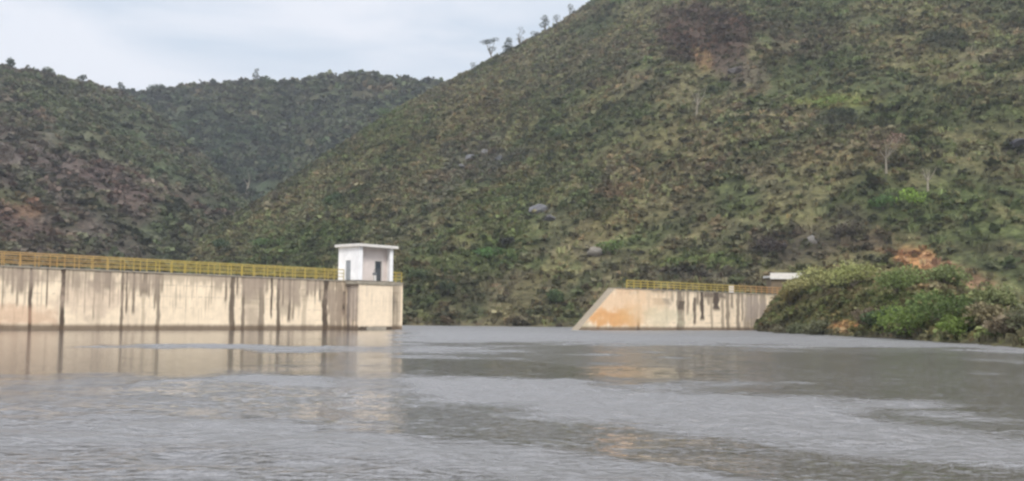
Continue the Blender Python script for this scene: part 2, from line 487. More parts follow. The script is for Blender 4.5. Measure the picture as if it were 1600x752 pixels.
def scatter(kind, name, n, px0, px1, t0, t1, smin, smax, label, cat, tuft=False, seed=1, dens=None):
    r = np.random.default_rng(seed)
    px = r.uniform(px0, px1, n); 
    py, D1, D0 = {'h': T_h, 'l': T_l, 'b': T_b, 'k': T_k}[kind](px)
    t = r.uniform(t0, t1, n)
    d = D0 + t * (D1 - D0)
    keep = r.random(n) < d / d.max()
    px, d, t = px[keep], d[keep], t[keep]
    X = unpx(px) * d
    Z = height(kind, px, d, X)
    P = np.stack([X, d, Z], -1)
    cl = fbm(X * 0.06 + 50, d * 0.05 + Z * 0.05, 4)
    keep = (r.random(len(P)) < smooth(0.36, 0.60, cl) * 0.6 + 0.4) & (Z > 0.15)
    P = P[keep]; cl = cl[keep]
    base = ground_colour(P, kind)
    n = len(P)
    u = r.random(n)
    mult = 1.5 * np.where(u < 0.28, 0.66, np.where(u < 0.55, 1.12, np.where(u < 0.9, 1.3, 1.6)))[:, None]
    tint = np.ones((n, 3))
    g = r.random(n)
    tint[g < 0.35] = (0.90, 1.06, 0.82)
    tint[g > 0.82] = (1.15, 0.95, 0.9)
    if kind == 'b': mult = mult * 0.85
    if tuft: mult = mult * np.where(r.random(n) < .5, 0.75, 1.3)[:, None]
    colr = base * mult * tint
    grey = colr.mean(1, keepdims=True)
    colr = np.clip(colr * 0.78 + grey * np.array((1.08, 1.0, 0.80)) * 0.22, 0.012, 0.5)
    sz = smin + (smax - smin) * r.random(n) ** 2.2
    hg = sz * r.uniform(0.55, 1.05, n)
    P[:, 2] -= 0.08 * sz
    me = scatter_mesh(name, P, sz, hg, colr, TT_ if tuft else TB, M_leaf, r)
    o = link(bpy.data.objects.new(name, me))
    tag(o, label, cat, kind='stuff')
    return o
scatter('h', 'hillside_scrub', 130000, -150, 1800, 0.0, 1.03, 0.45, 2.6, 'low olive and brown scrub covering the large right-hand hillside', 'scrub', seed=11)
scatter('h', 'hillside_grass', 150000, -150, 1800, 0.0, 1.03, 0.7, 1.9, 'dry straw coloured grass tufts between the scrub on the large hillside', 'grass', tuft=True, seed=12)
scatter('l', 'left_hill_scrub', 24000, -250, 520, 0.0, 1.03, 0.8, 3.8, 'purplish brown and green scrub covering the hill above the long wall', 'scrub', seed=13)
scatter('b', 'valley_woodland', 22000, -100, 900, 0.0, 1.03, 2.0, 7.5, 'dark green woodland covering the far ridge and valley', 'woodland', seed=14)
scatter('k', 'shore_grass', 16000, 1150, 1800, 0.02, 1.3, 0.25, 0.75, 'tall yellowish grass tufts on the bank beside the far wall', 'grass', tuft=True, seed=15)
scatter('k', 'shore_undergrowth', 5000, 1150, 1800, 0.02, 1.3, 0.4, 1.2, 'low mixed undergrowth between the bushes on the bank', 'undergrowth', seed=16)

# ---------------------------------------------------------------- water
def seg_dist(X, Y, a, b):
    (x0, y0), (x1, y1) = a, b
    dx, dy = x1 - x0, y1 - y0; L2_ = dx * dx + dy * dy
    t = np.clip(((X - x0) * dx + (Y - y0) * dy) / L2_, 0, 1)
    return np.hypot(X - x0 - t * dx, Y - y0 - t * dy), t
def g_(px, py):
    p = at_z(px, py, 0); return p[0], p[1]
# lanes on the lake: two points, width in metres at each, ripple slope, roughness, strength
LANES_A = [
    (g_(1150, 575), g_(1900, 640), 16.0, 9.0, 0.075, 0.10, 0.95),
    (g_(1000, 548), g_(1700, 560), 14.0, 14.0, 0.085, 0.12, 0.9),
    (g_(1250, 650), g_(1900, 700), 2.2, 2.2, 0.10, 0.10, 0.8),
    (g_(660, 520), g_(950, 527), 16.0, 12.0, 0.42, 0.40, 0.95),
    (g_(560, 608), g_(1000, 632), 4.0, 3.6, 0.50, 0.42, 1.0),
    (g_(1000, 632), g_(1650, 716), 2.6, 1.3, 0.45, 0.40, 0.9),
]
LANES_B = [
    (g_(330, 541), g_(560, 545), 3.5, 5.0, 0.40, 0.35, 0.85),
    (g_(470, 598), g_(700, 604), 2.6, 3.2, 0.45, 0.40, 0.8),
    (g_(0, 640), g_(560, 640), 1.6, 1.6, 0.16, 0.03, 0.8),
    (g_(-100, 725), g_(700, 745), 1.4, 1.0, 0.26, 0.08, 0.8),
    (g_(575, 519), g_(570, 655), 3.6, 0.55, 0.05, 0.08, 0.7),
    (g_(650, 570), g_(880, 580), 4.4, 3.2, 0.06, 0.02, 1.0),
    (g_(630, 640), g_(1050, 696), 1.7, 1.4, 0.080, 0.015, 1.0),
    (g_(1050, 696), g_(1520, 748), 1.5, 1.2, 0.080, 0.015, 1.0),
    (g_(350, 606), g_(530, 624), 1.6, 1.6, 0.13, 0.02, 0.9),
]
def water_fields(X, Y):
    px = 800 + X / Y * F; py = 499 + EYE / Y * F - 0 + 0.01 * (px - 800)
    wob = fbm(X * 0.35 + 3, Y * 0.35, 4) - 0.5
    big = fbm(X * 0.05 + 20, Y * 0.16 + 5, 4)
    slope = 0.36 + 0.22 * (big - 0.5) * 2
    rough = np.full_like(X, 0.33) + 0.08 * (big - .5)
    def lanes(ls, slope, rough):
        for (a, b, w0, w1, sl, ro, k) in ls:
            d, t = seg_dist(X, Y, a, b)
            w = w0 + (w1 - w0) * t
            m = k * smooth(1.25, 0.55, d / w + wob * 2.2)
            slope = slope * (1 - m) + sl * m
            rough = rough * (1 - m) + ro * m
        return slope, rough
    slope, rough = lanes(LANES_A, slope, rough)
    # sheltered strip in front of the long wall
    off = (X - O_[0]) * U_[1] - (Y - O_[1]) * U_[0]
    sh = smooth(632, 600, px + wob * 30) * smooth(78, 64, off + wob * 10)
    slope = slope * (1 - sh) + 0.026 * sh
    rough = rough * (1 - sh) + 0.07 * sh
    slope, rough = lanes(LANES_B, slope, rough)
    return slope, rough
def waves(X, Y):
    a = fbm(X * 0.9 + Y * 0.25, Y * 2.1, 3, 0.5) - 0.5
    b = fbm(X * 2.6 + 40, Y * 5.0 - X * 0.8, 2, 0.5) - 0.5
    c = fbm(X * 0.25 + 9, Y * 0.5, 2) - 0.5
    d = fbm(X * 1.7 + 70 - Y * 0.4, Y * 3.4, 2) - 0.5
    return a * 0.26 + b * 0.10 + c * 0.20 + d * 0.12
HW = 5.0
PA = at_z(0, 417, HW); PB = at_z(540, 440, HW)
U_ = PB - PA; U_[2] = 0; U_ /= np.linalg.norm(U_); O_ = PA; SEND_ = 46.0
def make_water():
    m = bpy.data.materials.new('lake_water'); m.use_nodes = True
    t = m.node_tree; b = t.nodes['Principled BSDF']; L = t.links.new
    b.inputs['Base Color'].default_value = (0.085, 0.075, 0.068, 1)
    b.inputs['IOR'].default_value = 1.85
    at = N(t, 'ShaderNodeAttribute'); at.attribute_name = 'Col'
    sep = N(t, 'ShaderNodeSeparateColor'); L(at.outputs['Color'], sep.inputs[0])
    L(sep.outputs[0], b.inputs['Roughness'])
    geo = N(t, 'ShaderNodeNewGeometry')
    mm = N(t, 'ShaderNodeMapping'); mm.inputs['Scale'].default_value = (0.6, 1.0, 1)
    L(geo.outputs['Position'], mm.inputs['Vector'])
    n = N(t, 'ShaderNodeTexNoise'); n.inputs['Scale'].default_value = 9.0; n.inputs['Detail'].default_value = 3
    L(mm.outputs['Vector'], n.inputs['Vector'])
    mu = N(t, 'ShaderNodeMath', operation='MULTIPLY'); L(n.outputs['Fac'], mu.inputs[0]); L(sep.outputs[1], mu.inputs[1])
    bp = N(t, 'ShaderNodeBump'); bp.inputs['Strength'].default_value = 1.0; bp.inputs['Distance'].default_value = 0.12
    L(mu.outputs[0], bp.inputs['Height']); L(bp.outputs['Normal'], b.inputs['Normal'])
    return m
M_water = make_water()
WC, WR = 1150, 1350
wx = np.linspace(-760, 2360, WC)
wd = 6.0 * (230.0 / 6.0) ** (np.linspace(0, 1, WR) ** 0.85)
PXw, Dw = np.meshgrid(wx, wd)
Xw = (PXw - 800) / F * Dw; Yw = Dw
sl_, ro_ = water_fields(Xw, Yw)
Zw = waves(Xw, Yw) * sl_ * smooth(230, 150, Yw)
edge = smooth(0, 0.03, (PXw + 760) / 3120) * smooth(1, 0.97, (PXw + 760) / 3120) * smooth(6, 6.5, Yw)
Zw = Zw * edge
Vw = np.stack([Xw, Yw, Zw], -1).reshape(-1, 3)
i_ = np.arange(WR - 1)[:, None] * WC + np.arange(WC - 1)[None, :]
Fw = np.stack([i_, i_ + 1, i_ + WC + 1, i_ + WC], -1).reshape(-1, 4)
Cw = np.stack([ro_, np.clip(sl_ * 3, 0, 1), ro_ * 0], -1).reshape(-1, 3)
# open lake around the rippled part
cn = [0, WC - 1, WR * WC - 1, (WR - 1) * WC]
nb = len(Vw)
ext = np.array([(-4000, -600, 0), (4000, -600, 0), (4000, 5000, 0), (-4000, 5000, 0)], float)
Vw = np.concatenate([Vw, ext]); Cw = np.concatenate([Cw, np.tile((0.2, 0.3, 0), (4, 1))])
Fe = np.array([[nb, nb + 1, cn[1], cn[0]], [nb + 1, nb + 2, cn[2], cn[1]], [nb + 2, nb + 3, cn[3], cn[2]], [nb + 3, nb, cn[0], cn[3]]])
me = np_mesh('water', Vw, np.concatenate([Fw, Fe]), Cw, True)
me.materials.append(M_water)
water = link(bpy.data.objects.new('water', me)); water['kind'] = 'structure'

# ---------------------------------------------------------------- concrete walls with run-off stains, shade painted on one pier side
def wall_frame(pa, pb):
    """local x runs along the wall from a to b, local -y faces the lake"""
    u = (pb - pa); u[2] = 0; L = np.linalg.norm(u); u /= L
    return u, L, math.atan2(u[1], u[0])
def px_to_s(px, py, o, u, off=0.0):
    """metres along a vertical plane (through o, along u, moved off metres to the lake) hit by the pixel's ray"""
    n = np.array([u[1], -u[0], 0.0])
    q = o + n * off
    d = ray(px, py)
    t = np.dot(q - np.array([0, 0, EYE]), n) / np.dot(d, n)
    p = np.array([0, 0, EYE]) + d * t
    return float(np.dot(p - q, u)), float(p[2])
CREAM = np.array((0.78, 0.635, 0.455))
def stain_shade_field(S, Z, H, streaks, blots, seed, tops=0.5, cream=None):
    r = np.random.default_rng(seed)
    n1 = fbm(S * 0.9 + seed, Z * 1.3, 5); n2 = fbm(S * 3.1 + seed, Z * 0.6, 4); n3 = fbm(S * 8 + seed, Z * 0.35 + 3, 3)
    col = CREAM * (0.88 + 0.24 * n1[..., None])
    # horizontal pour lines
    pl = np.abs(((Z + 0.05 * (n1 - .5)) / 1.0) % 1.0 - 0.5)
    col = col * (1 - 0.28 * (smooth(0.455, 0.5, pl) * smooth(0.4, 0.6, n2)))[..., None]
    dark = np.zeros_like(S)
    # fine run-off everywhere, starting at the coping
    reach = (H - Z) / H
    fine = smooth(0.52, 0.72, n3) * smooth(0.95, 0.05, reach + (n2 - .5) * 1.2)
    dark = np.maximum(dark, fine * 0.42)
    topb = smooth(0.16, 0.0, reach + (n2 - 0.5) * 0.35 - 0.06)
    dark = np.maximum(dark, topb * tops * 0.7)
    for (s0, w, z0, z1, k) in streaks:
        wob = (fbm(np.full_like(Z, s0 * 7.7), Z * 0.8, 3) - 0.5) * w * 0.8
        ww = w * (0.6 + 0.8 * fbm(np.full_like(Z, s0 * 3.3 + 9), Z * 1.4, 3))
        m = smooth(1.0, 0.5, np.abs(S - s0 - wob) / ww)
        m = m * smooth(z0 - 0.5, z0 + 0.15, Z) * smooth(z1 + 0.1, z1 - 0.1, Z)
        m = m * (0.9 + 0.3 * (n3 - 0.3))
        dark = np.maximum(dark, m * k)
    dk = np.array((0.055, 0.036, 0.026))
    dark = np.clip(dark * 1.2, 0, 0.96)[..., None]
    col = col * (1 - dark) + dk * dark
    for (s0, z0, rs, rz, c, k) in blots:
        q = np.sqrt(((S - s0) / rs) ** 2 + ((Z - z0) / rz) ** 2) + (n1 - 0.5) * 1.3 + (n2 - .5) * .5
        m = (k * smooth(1.25, 0.5, q))[..., None]
        col = col * (1 - m) + np.array(c) * m
    wl = smooth(0.62, 0.25, Z + (n2 - .5) * 0.1)[..., None]
    col = col * (1 - wl * 0.85) + np.array((0.10, 0.065, 0.04)) * wl * 0.85
    return col
def face_grid(S0, S1, H, zb, step, fn_pos, leftslope=0.0, rightslope=0.0):
    ns = max(2, int(abs(S1 - S0) / step)); nz_ = max(2, int((H - zb) / 0.11))
    s = np.linspace(0, 1, ns); z = np.linspace(zb, H, nz_)
    SS, ZZ = np.meshgrid(s, z)
    S_ = S0 + leftslope * (ZZ / H) + SS * ((S1 - rightslope * (ZZ / H)) - (S0 + leftslope * (ZZ / H)))
    P = fn_pos(S_, ZZ)
    i = np.arange(nz_ - 1)[:, None] * ns + np.arange(ns - 1)[None, :]
    Fq = np.stack([i, i + 1, i + ns + 1, i + ns], -1).reshape(-1, 4)
    return S_, ZZ, P.reshape(-1, 3), Fq
def multi_mesh(parts, name, mat, parent):
    V = []; Fc = []; C = []; b = 0
    for (v, f, c) in parts:
        V.append(v); Fc.append(f + b); C.append(c.reshape(-1, 3)); b += len(v)
    me = np_mesh(name, np.concatenate(V), np.concatenate(Fc), np.concatenate(C))
    me.materials.append(mat)
    o = link(bpy.data.objects.new(name, me)); o.parent = parent
    return o

HW = 5.0
PA = at_z(0, 417, HW); PB = at_z(540, 440, HW)
U, LAB, ANG = wall_frame(PA.copy(), PB.copy())
O = np.array([PA[0], PA[1], 0.0])
NRM = np.array([U[1], -U[0], 0.0])
def S_(px, py=480, off=0.0): return px_to_s(px, py, O, U, off)[0]
def Z_(px, py, off=0.0): return px_to_s(px, py, O, U, off)[1]
S_END = S_(629)
S_START = -30.0
WT = 3.2                               # wall thickness
# the pier under the gatehouse: front face stands forward of the wall
PIER = 1.9
s_p0 = S_(560, 480, PIER); s_p1 = S_(613, 480, PIER)
print('dam', LAB, 'end', S_END, 'pier', s_p0, s_p1, 'PA', PA, 'PB', PB)

dam = empty('dam_wall', tuple(O), ANG)
tag(dam, 'long cream concrete dam wall with dark vertical run-off streaks standing in the lake', 'dam')
def streak(px, wpx, y0, y1, k):
    s = S_(px); pm = 1 / (S_(px + 0.5) - S_(px - 0.5))
    return (s, wpx / pm * 0.92, Z_(px, y1), Z_(px, y0), k)
STR = [streak(*a) for a in [
    (10, 3, 400, 445, .5), (18, 3, 400, 455, .6), (32, 5, 400, 455, .7), (47, 4, 400, 520, .85), (58, 3, 400, 445, .4), (97, 5, 400, 520, .95), (105, 3, 400, 470, .5),
    (120, 6, 400, 450, .45), (138, 3, 400, 460, .3), (152, 8, 400, 455, .55), (166, 7, 400, 450, .6), (155, 4, 400, 520, .22), (176, 3, 400, 470, .35), (190, 3.5, 400, 520, .7),
    (203, 4, 400, 452, .4), (212, 3, 400, 450, .4), (226, 7, 400, 458, .65), (224, 4, 400, 520, .3), (238, 3, 400, 450, .45), (247, 4.5, 400, 520, .6), (252, 3, 400, 455, .5),
    (300, 5, 400, 448, .25), (340, 8, 400, 452, .35), (363, 5.5, 400, 520, .75), (380, 3.5, 400, 520, .7), (372, 3, 400, 455, .3), (393, 20, 400, 475, .42), (393, 18, 470, 520, .25),
    (408, 7, 400, 520, .6), (435, 4.5, 400, 520, .75), (452, 3.5, 400, 500, .7), (444, 14, 400, 490, .35), (462, 8, 400, 478, .42), (475, 5, 400, 520, .3), (486, 3, 400, 460, .4),
    (508, 6, 400, 520, .85), (502, 4, 400, 470, .4), (520, 7, 400, 520, .5), (530, 7, 400, 520, .55), (537, 3.5, 455, 490, 1.0), (540, 6, 400, 520, .5)]]
r_ = np.random.default_rng(3)
for k in range(26):
    STR.append((r_.uniform(S_START, -0.5), r_.uniform(0.06, 0.25), r_.choice([-.5, 2.5, 3.2]), 5, r_.uniform(.3, .9)))
STR += [streak(*a) for a in [(615, 3, 440, 520, .5), (620, 4, 440, 520, .45), (624, 2, 440, 520, .3)]]
BL = []
def blot(px, py, rpx, rpy, c, k):
    s = S_(px); m = S_(px + 0.5) - S_(px - 0.5)
    BL.append((s, Z_(px, py), rpx * m, rpy * 0.052, c, k))
blot(30, 492, 60, 18, (0.50, 0.30, 0.19), .55); blot(150, 470, 60, 26, (0.56, 0.43, 0.32), .5); blot(-60, 495, 60, 14, (0.42, 0.2, 0.1), .6)
G1 = (0.34, 0.265, 0.20)
for q in [(394, 445, 20, 34, .75), (394, 495, 16, 22, .4), (452, 452, 26, 32, .6), (525, 480, 17, 45, .65), (486, 445, 16, 16, .5), (340, 434, 16, 12, .4), (162, 438, 24, 18, .65), (208, 438, 20, 16, .55),
          (235, 440, 14, 20, .55), (125, 440, 18, 14, .55), (30, 436, 40, 16, .7), (78, 434, 18, 12, .4), (-60, 440, 50, 16, .6), (150, 490, 14, 30, .25), (205, 490, 16, 30, .22)]:
    blot(q[0], q[1], q[2], q[3], G1, q[4])
for q in (3, 26, 64, 72, 112, 132, 146, 160, 171, 197, 208, 219, 232, 242, 330, 345, 352, 370, 388, 398, 416, 424, 442, 448, 458, 468, 480, 492, 499, 514, 525, 533):
    STR.append(streak(q, r_.uniform(1.2, 3.2), 400, r_.uniform(448, 500), r_.uniform(.35, .8)))
parts = []
def add_face(S0, S1, off, streaks, blots, seed, H=HW, tops=0.5, step=0.07, ls=0, rs=0):
    Sg, Zg, P, Fq = face_grid(S0, S1, H, -1.5, step, lambda s, z: np.stack([s, np.full_like(s, -off), z], -1), ls, rs)
    parts.append((P, Fq, stain_shade_field(Sg, Zg, H, streaks, blots, seed, tops)))
add_face(S_START, S_END, 0.0, STR, BL, 1)
def side_face(x, y0, y1, seed, streaks, H=HW):
    """face across the wall at local x, from y0 (lake side) to y1"""
    Sg, Zg, P, Fq = face_grid(y0, y1, H, -1.5, 0.07, lambda s, z: np.stack([np.full_like(s, x), s, z], -1))
    parts.append((P, Fq, stain_shade_field(Sg, Zg, H, streaks, [], seed)))
side_face(S_END, 0, WT, 5, [(1.0, .1, -1, 5, .6), (2.2, .1, -1, 5, .6)])
side_face(S_START, 0, WT, 6, [])
Sg, Zg, P, Fq = face_grid(S_START, S_END, HW, -1.5, 0.4, lambda s, z: np.stack([s, np.full_like(s, WT), z], -1))
parts.append((P, Fq, stain_shade_field(Sg, Zg, HW, [], [], 8)))
top = np.array([(S_START, 0, HW), (S_END, 0, HW), (S_END, WT, HW), (S_START, WT, HW)], float)
parts.append((top, np.array([[0, 1, 2, 3]]), np.tile(CREAM * .7, (4, 1))))
multi_mesh(parts, 'wall', M_conc, dam)
mb = MB()
e = 0.003
mb.box(S_START, s_p0 - e, -0.07, 0.38, HW + e, HW + 0.13); mb.box(S_START, S_END, WT - 0.38, WT + 0.07, HW + e, HW + 0.13)
mb.box(s_p1 + e, S_END, -0.07, 0.38, HW + e, HW + 0.13)
mb.build('coping', M_cap, dam)
# pier
parts = []
HP = HW - 0.30
PB_ = []
spx = S_(573, 480, PIER); PB_.append((spx, 3.6, 0.22, 0.35, (0.38, 0.30, 0.24), .6))
add_face(s_p0, s_p1, PIER, [(s_p0 + .5, .12, -1, 5, .12), (s_p1 - .22, .14, -1, 5, .35)], PB_, 21, H=HP, tops=0.05)
parts[-1] = (parts[-1][0], parts[-1][1], parts[-1][2] * 0.4 + 0.6 * CREAM * np.array((1.0, 1.0, 1.02)) * (parts[-1][2].mean(-1, keepdims=True) > 0.2))
Sg, Zg, P, Fq = face_grid(-PIER, -0.003, HP, -1.5, 0.07, lambda s, z: np.stack([np.full_like(s, s_p0), s, z], -1))
parts.append((P, Fq, stain_shade_field(Sg, Zg, HP, [(-.35, .35, -1, 5, .8), (-1.1, .25, -1, 5, .5), (-1.6, .2, -1, 5, .45)], [(-0.9, 2.5, 1.3, 3.2, (0.36, 0.30, 0.26), .6)], 23)))  # run-off streaks, made heavier, and a grey blot painting this side in shade
Sg, Zg, P, Fq = face_grid(-PIER, -0.003, HP, -1.5, 0.1, lambda s, z: np.stack([np.full_like(s, s_p1), s, z], -1))
parts.append((P, Fq, stain_shade_field(Sg, Zg, HP, [], [], 24)))
parts.append((np.array([(s_p0, -PIER, HP), (s_p1, -PIER, HP), (s_p1, -e, HP), (s_p0, -e, HP)]), np.array([[0, 1, 2, 3]]), np.tile(CREAM * .7, (4, 1))))
multi_mesh(parts, 'pier', M_conc, dam)
MB().box(s_p0 - 0.25, s_p1 + 1.2, -PIER - 0.1, -0.075, HP + 0.004, HW + 0.06).build('walkway_slab', M_cap, dam, 0.02)
MB().box(s_p0 + 1.1, s_p1 - 0.9, -PIER - 0.12, -PIER - e, -1.0, 0.32).build('sluice_frame', M_cap, dam, 0.02)

# ---------------------------------------------------------------- gatehouse
ZF = HW + 0.14
gh_o = O + U * s_p0 + NRM * PIER
gh = empty('gatehouse', (gh_o[0], gh_o[1], ZF), ANG)
tag(gh, 'small white flat-roofed gatehouse on the end of the long dam wall', 'gatehouse')
GL = s_p1 - s_p0; GD = 3.3
ztop = Z_(560, 385, PIER)
GH = ztop - ZF
print('gatehouse', GL, GD, GH)
t_ = 0.2
# walls: left end wall with door opening, lake wall with door opening, back wall, right wall
lw = MB()
dy0, dy1, dh = 1.35, 2.15, 2.05
lw.box(0, t_, t_, dy0, 0, GH); lw.box(0, t_, dy1, GD, 0, GH); lw.box(0, t_, dy0, dy1, dh, GH)
lw.build('end_wall', M_white, gh)
fw_ = MB()
dx0, dx1, dh2 = GL * 0.60, GL * 0.80, 2.1
PW = 0.45
# lake side: corner posts and a wall set back between them under the roof edge
for xa in (0, GL - PW): MB().box(xa, xa + PW, 0, t_ - e, 0, GH).build('corner_post', M_white, gh)
fr = MB()
yb0, yb1 = 0.75, 0.93
fr.box(t_ + e, dx0, yb0, yb1, 0, GH - e); fr.box(dx1, GL - t_ - e, yb0, yb1, 0, GH - e); fr.box(dx0, dx1, yb0, yb1, dh2, GH - e)
fr.build('lake_wall', M_pinkish, gh)
MB().box(GL - t_, GL, t_, GD, 0, GH).build('end_wall', M_white, gh)
MB().box(t_ + e, GL - t_ - e, GD - t_, GD, 0, GH).build('rear_wall', M_white, gh)
MB().box(t_ + e, GL - t_ - e, t_ + e, GD - t_ - e, -0.02, -0.004).build('floor', M_cap, gh)
rf = MB().box(-0.32, GL + 0.42, -0.35, GD + 0.3, GH + 0.003, GH + 0.28).build('roof', M_roofc, gh, 0.02)
d = MB().box(0.05, 0.11, dy0 + 0.03, dy1 - 0.03, 0.02, dh - 0.03).build('door', M_grey, gh)
MB().box(0.02, 0.05, dy0 + 0.12, dy0 + 0.17, 0.95, 1.12).build('handle', M_dark, d)
d = MB().box(dx0 + 0.03, dx1 - 0.03, yb0 + 0.08, yb0 + 0.13, 0.02, dh2 - 0.03).build('door', M_dark, gh)
MB().box(dx0 + 0.2, dx1 - 0.2, yb0 + 0.06, yb0 + 0.078, 1.35, 1.8).build('pane', M_glass, d)
for (xa, xb, za, zb) in ((dx0 - .07, dx0 - e, 0, dh2 + .07), (dx1 + e, dx1 + .07, 0, dh2 + .07), (dx0, dx1, dh2 - .0, dh2 + .07)):
    MB().box(xa, xb, yb0 - 0.035, yb0 - e, za, zb).build('door_frame', M_roofc, gh)
# hoist stand with a hand wheel beside the lake door
ho = O + U * (s_p0 + GL * 0.45) + NRM * (PIER + 0.02)
hs_ = empty('gate_hoist', (ho[0], ho[1], ZF - 0.035), ANG)
tag(hs_, 'small dark sluice gate hoist beside the lake-side door of the white gatehouse', 'hoist')
MB().box(-0.14, 0.14, -0.12, 0.12, 0, 0.62).build('pedestal', M_roofc, hs_, 0.02)
MB().box(-0.2, 0.2, -0.13, 0.13, 0.62, 0.85).build('gearbox', M_grey, hs_, 0.02)
ring = [(0.3 * math.cos(a), -0.2, 0.95 + 0.3 * math.sin(a)) for a in np.linspace(0, 2 * math.pi, 17)]
w = MB().tube(ring, 0.025, 5)
for a in (0, 1.05, 2.1): w.tube([(0.3 * math.cos(a), -0.2, 0.95 + 0.3 * math.sin(a)), (-0.3 * math.cos(a), -0.2, 0.95 - 0.3 * math.sin(a))], 0.015, 4)
w.tube([(0, -0.2, 0.95), (0, -0.1, 0.8)], 0.03, 5)
w.build('hand_wheel', M_dark, hs_)

# ---------------------------------------------------------------- railings
YEL = (0.38, 0.29, 0.065); OCH = (0.36, 0.20, 0.075); RUST = (0.36, 0.225, 0.08)
def rail_col(kind, u):
    a, b_ = {'long': (RUST, YEL), 'far': (YEL, OCH), 'yel': (YEL, YEL)}[kind]
    return tuple(a[i] * (1 - u) + b_[i] * u for i in range(3))
def railing(name, origin, ang, s0, s1, y, z, h, spacing, ucol, label, cat='railing', group=None, ends=(0, 0), rails=(1.0, 0.66, 0.33)):
    o = np.array(origin, float); c, s = math.cos(ang), math.sin(ang)
    loc = (o[0] + c * s0 - s * y, o[1] + s * s0 + c * y, z)
    root = empty(name, loc, ang)
    tag(root, label, cat, group)
    L = s1 - s0
    n = max(2, int(round(L / spacing)))
    for k, fr_ in enumerate(rails):
        m = MB(); segs = max(1, int(L / 2))
        for i in range(segs):
            a, b2 = L * i / segs, L * (i + 1) / segs
            m.tube([(a, 0, h * fr_), (b2, 0, h * fr_)], 0.048 if k == 0 else 0.036, 6, ucol(s0 + a))
        m.build('top_rail' if k == 0 else 'mid_rail', M_rail, root)
    for i in range(n + 1):
        a = L * i / n
        m = MB().tube([(0, 0, 0), (0, 0, h)], 0.042, 6, ucol(s0 + a)).box(-.09, .09, -.09, .09, 0, 0.02, ucol(s0 + a))
        p = m.build('post', M_rail, root); p.location = (a, 0, 0)
    return root
def uc_long(s):
    px = 0 if s < 0 else s / LAB * 540
    u = float(np.clip((px - 90) / 140, 0, 1))
    return rail_col('long', u)
RH = 1.08
railing('railing', O, ANG, S_START + .2, s_p0 - 0.3, 0.16, HW + 0.13, RH, 1.25, uc_long, 'yellow and rusty railing along the lake edge of the long dam wall')
railing('railing', O, ANG, S_START + .2, S_END - 0.2, WT - 0.16, HW + 0.13, RH, 1.55, uc_long, 'rear railing along the far edge of the long dam wall, seen behind the front one')
railing('railing', O, ANG, s_p1 + 1.45, S_END - 0.1, 0.1, HW + 0.13, RH, 0.9, lambda s: YEL, 'short yellow railing right of the white gatehouse at the dam end')
lo = (O + U * (S_END - 0.15)); 
railing('railing', lo, ANG + math.pi / 2, 0.1, WT - .3, 0, HW + 0.13, RH, 1.0, lambda s: YEL, 'yellow railing closing off the open end of the long dam wall')

# ---------------------------------------------------------------- far wall (right of the gap)
HF = 5.2
QA = at_z(961, 451, HF); QB = at_z(1206, 461, HF)
U2, L2, ANG2 = wall_frame(QA.copy(), QB.copy())
O2 = np.array([QA[0], QA[1], 0.0])
def S2(px, py=485): return px_to_s(px, py, O2, U2)[0]
def Z2(px, py): return px_to_s(px, py, O2, U2)[1]
fwall = empty('abutment_wall', tuple(O2), ANG2)
tag(fwall, 'shorter cream concrete wall across the gap, orange stained with a sloping left end', 'wall')
sl0 = S2(899, 514) + 0.5; 
print('far wall', L2, sl0, QA, QB)
STR = []
def streak2(px, wpx, y0, y1, k):
    m = S2(px + .5) - S2(px - .5)
    STR.append((S2(px), wpx * m * 0.75, Z2(px, y1), Z2(px, y0), k))
for a in [(997, 4, 440, 520, .8), (1062, 8, 440, 520, .65), (1064, 9, 470, 484, .8), (1085, 4, 465, 505, .75), (1097, 5, 440, 498, .9), (1120, 9, 440, 483, .85), (1107, 4, 440, 475, .55),
          (1137, 5, 440, 520, .6), (1144, 4, 440, 480, .6), (1153, 5, 440, 520, .6), (1168, 9, 440, 520, .5), (1180, 8, 440, 520, .55), (1129, 4, 440, 515, .5), (1075, 4, 440, 490, .55),
          (1035, 26, 466, 475, .5), (1028, 20, 440, 457, .6), (1090, 4, 440, 475, .6), (1118, 34, 458, 465, .7), (1014, 4, 440, 480, .35), (980, 12, 440, 458, .5), (1192, 9, 440, 520, .55),
          (1050, 4, 440, 470, .5), (1042, 3, 440, 500, .35), (1068, 3, 440, 520, .5), (1112, 3, 440, 520, .45), (1160, 3, 440, 500, .6), (1174, 3, 440, 510, .6)]:
    streak2(*a)
BL2 = []
def blot2(px, py, rpx, rpy, c, k):
    m = S2(px + .5) - S2(px - .5)
    BL2.append((S2(px), Z2(px, py), rpx * m, rpy * 0.078, c, k))
blot2(970, 480, 45, 40, (0.72, 0.49, 0.30), .75); blot2(955, 497, 42, 15, (0.64, 0.33, 0.125), .9); blot2(990, 495, 26, 22, (0.64, 0.38, 0.17), .7); blot2(1015, 478, 34, 36, (0.72, 0.52, 0.33), .6); blot2(915, 509, 14, 5, (0.5, 0.42, 0.28), .7)
blot2(1035, 495, 40, 18, (0.55, 0.50, 0.34), .5); blot2(1180, 485, 22, 30, (0.36, 0.30, 0.28), .4)
parts = []
S0b = sl0; S1b = S2(1225)
Sg, Zg, P, Fq = face_grid(S0b, S1b, HF, -1.5, 0.10, lambda s, z: np.stack([s, np.zeros_like(s), z], -1), leftslope=0.0)
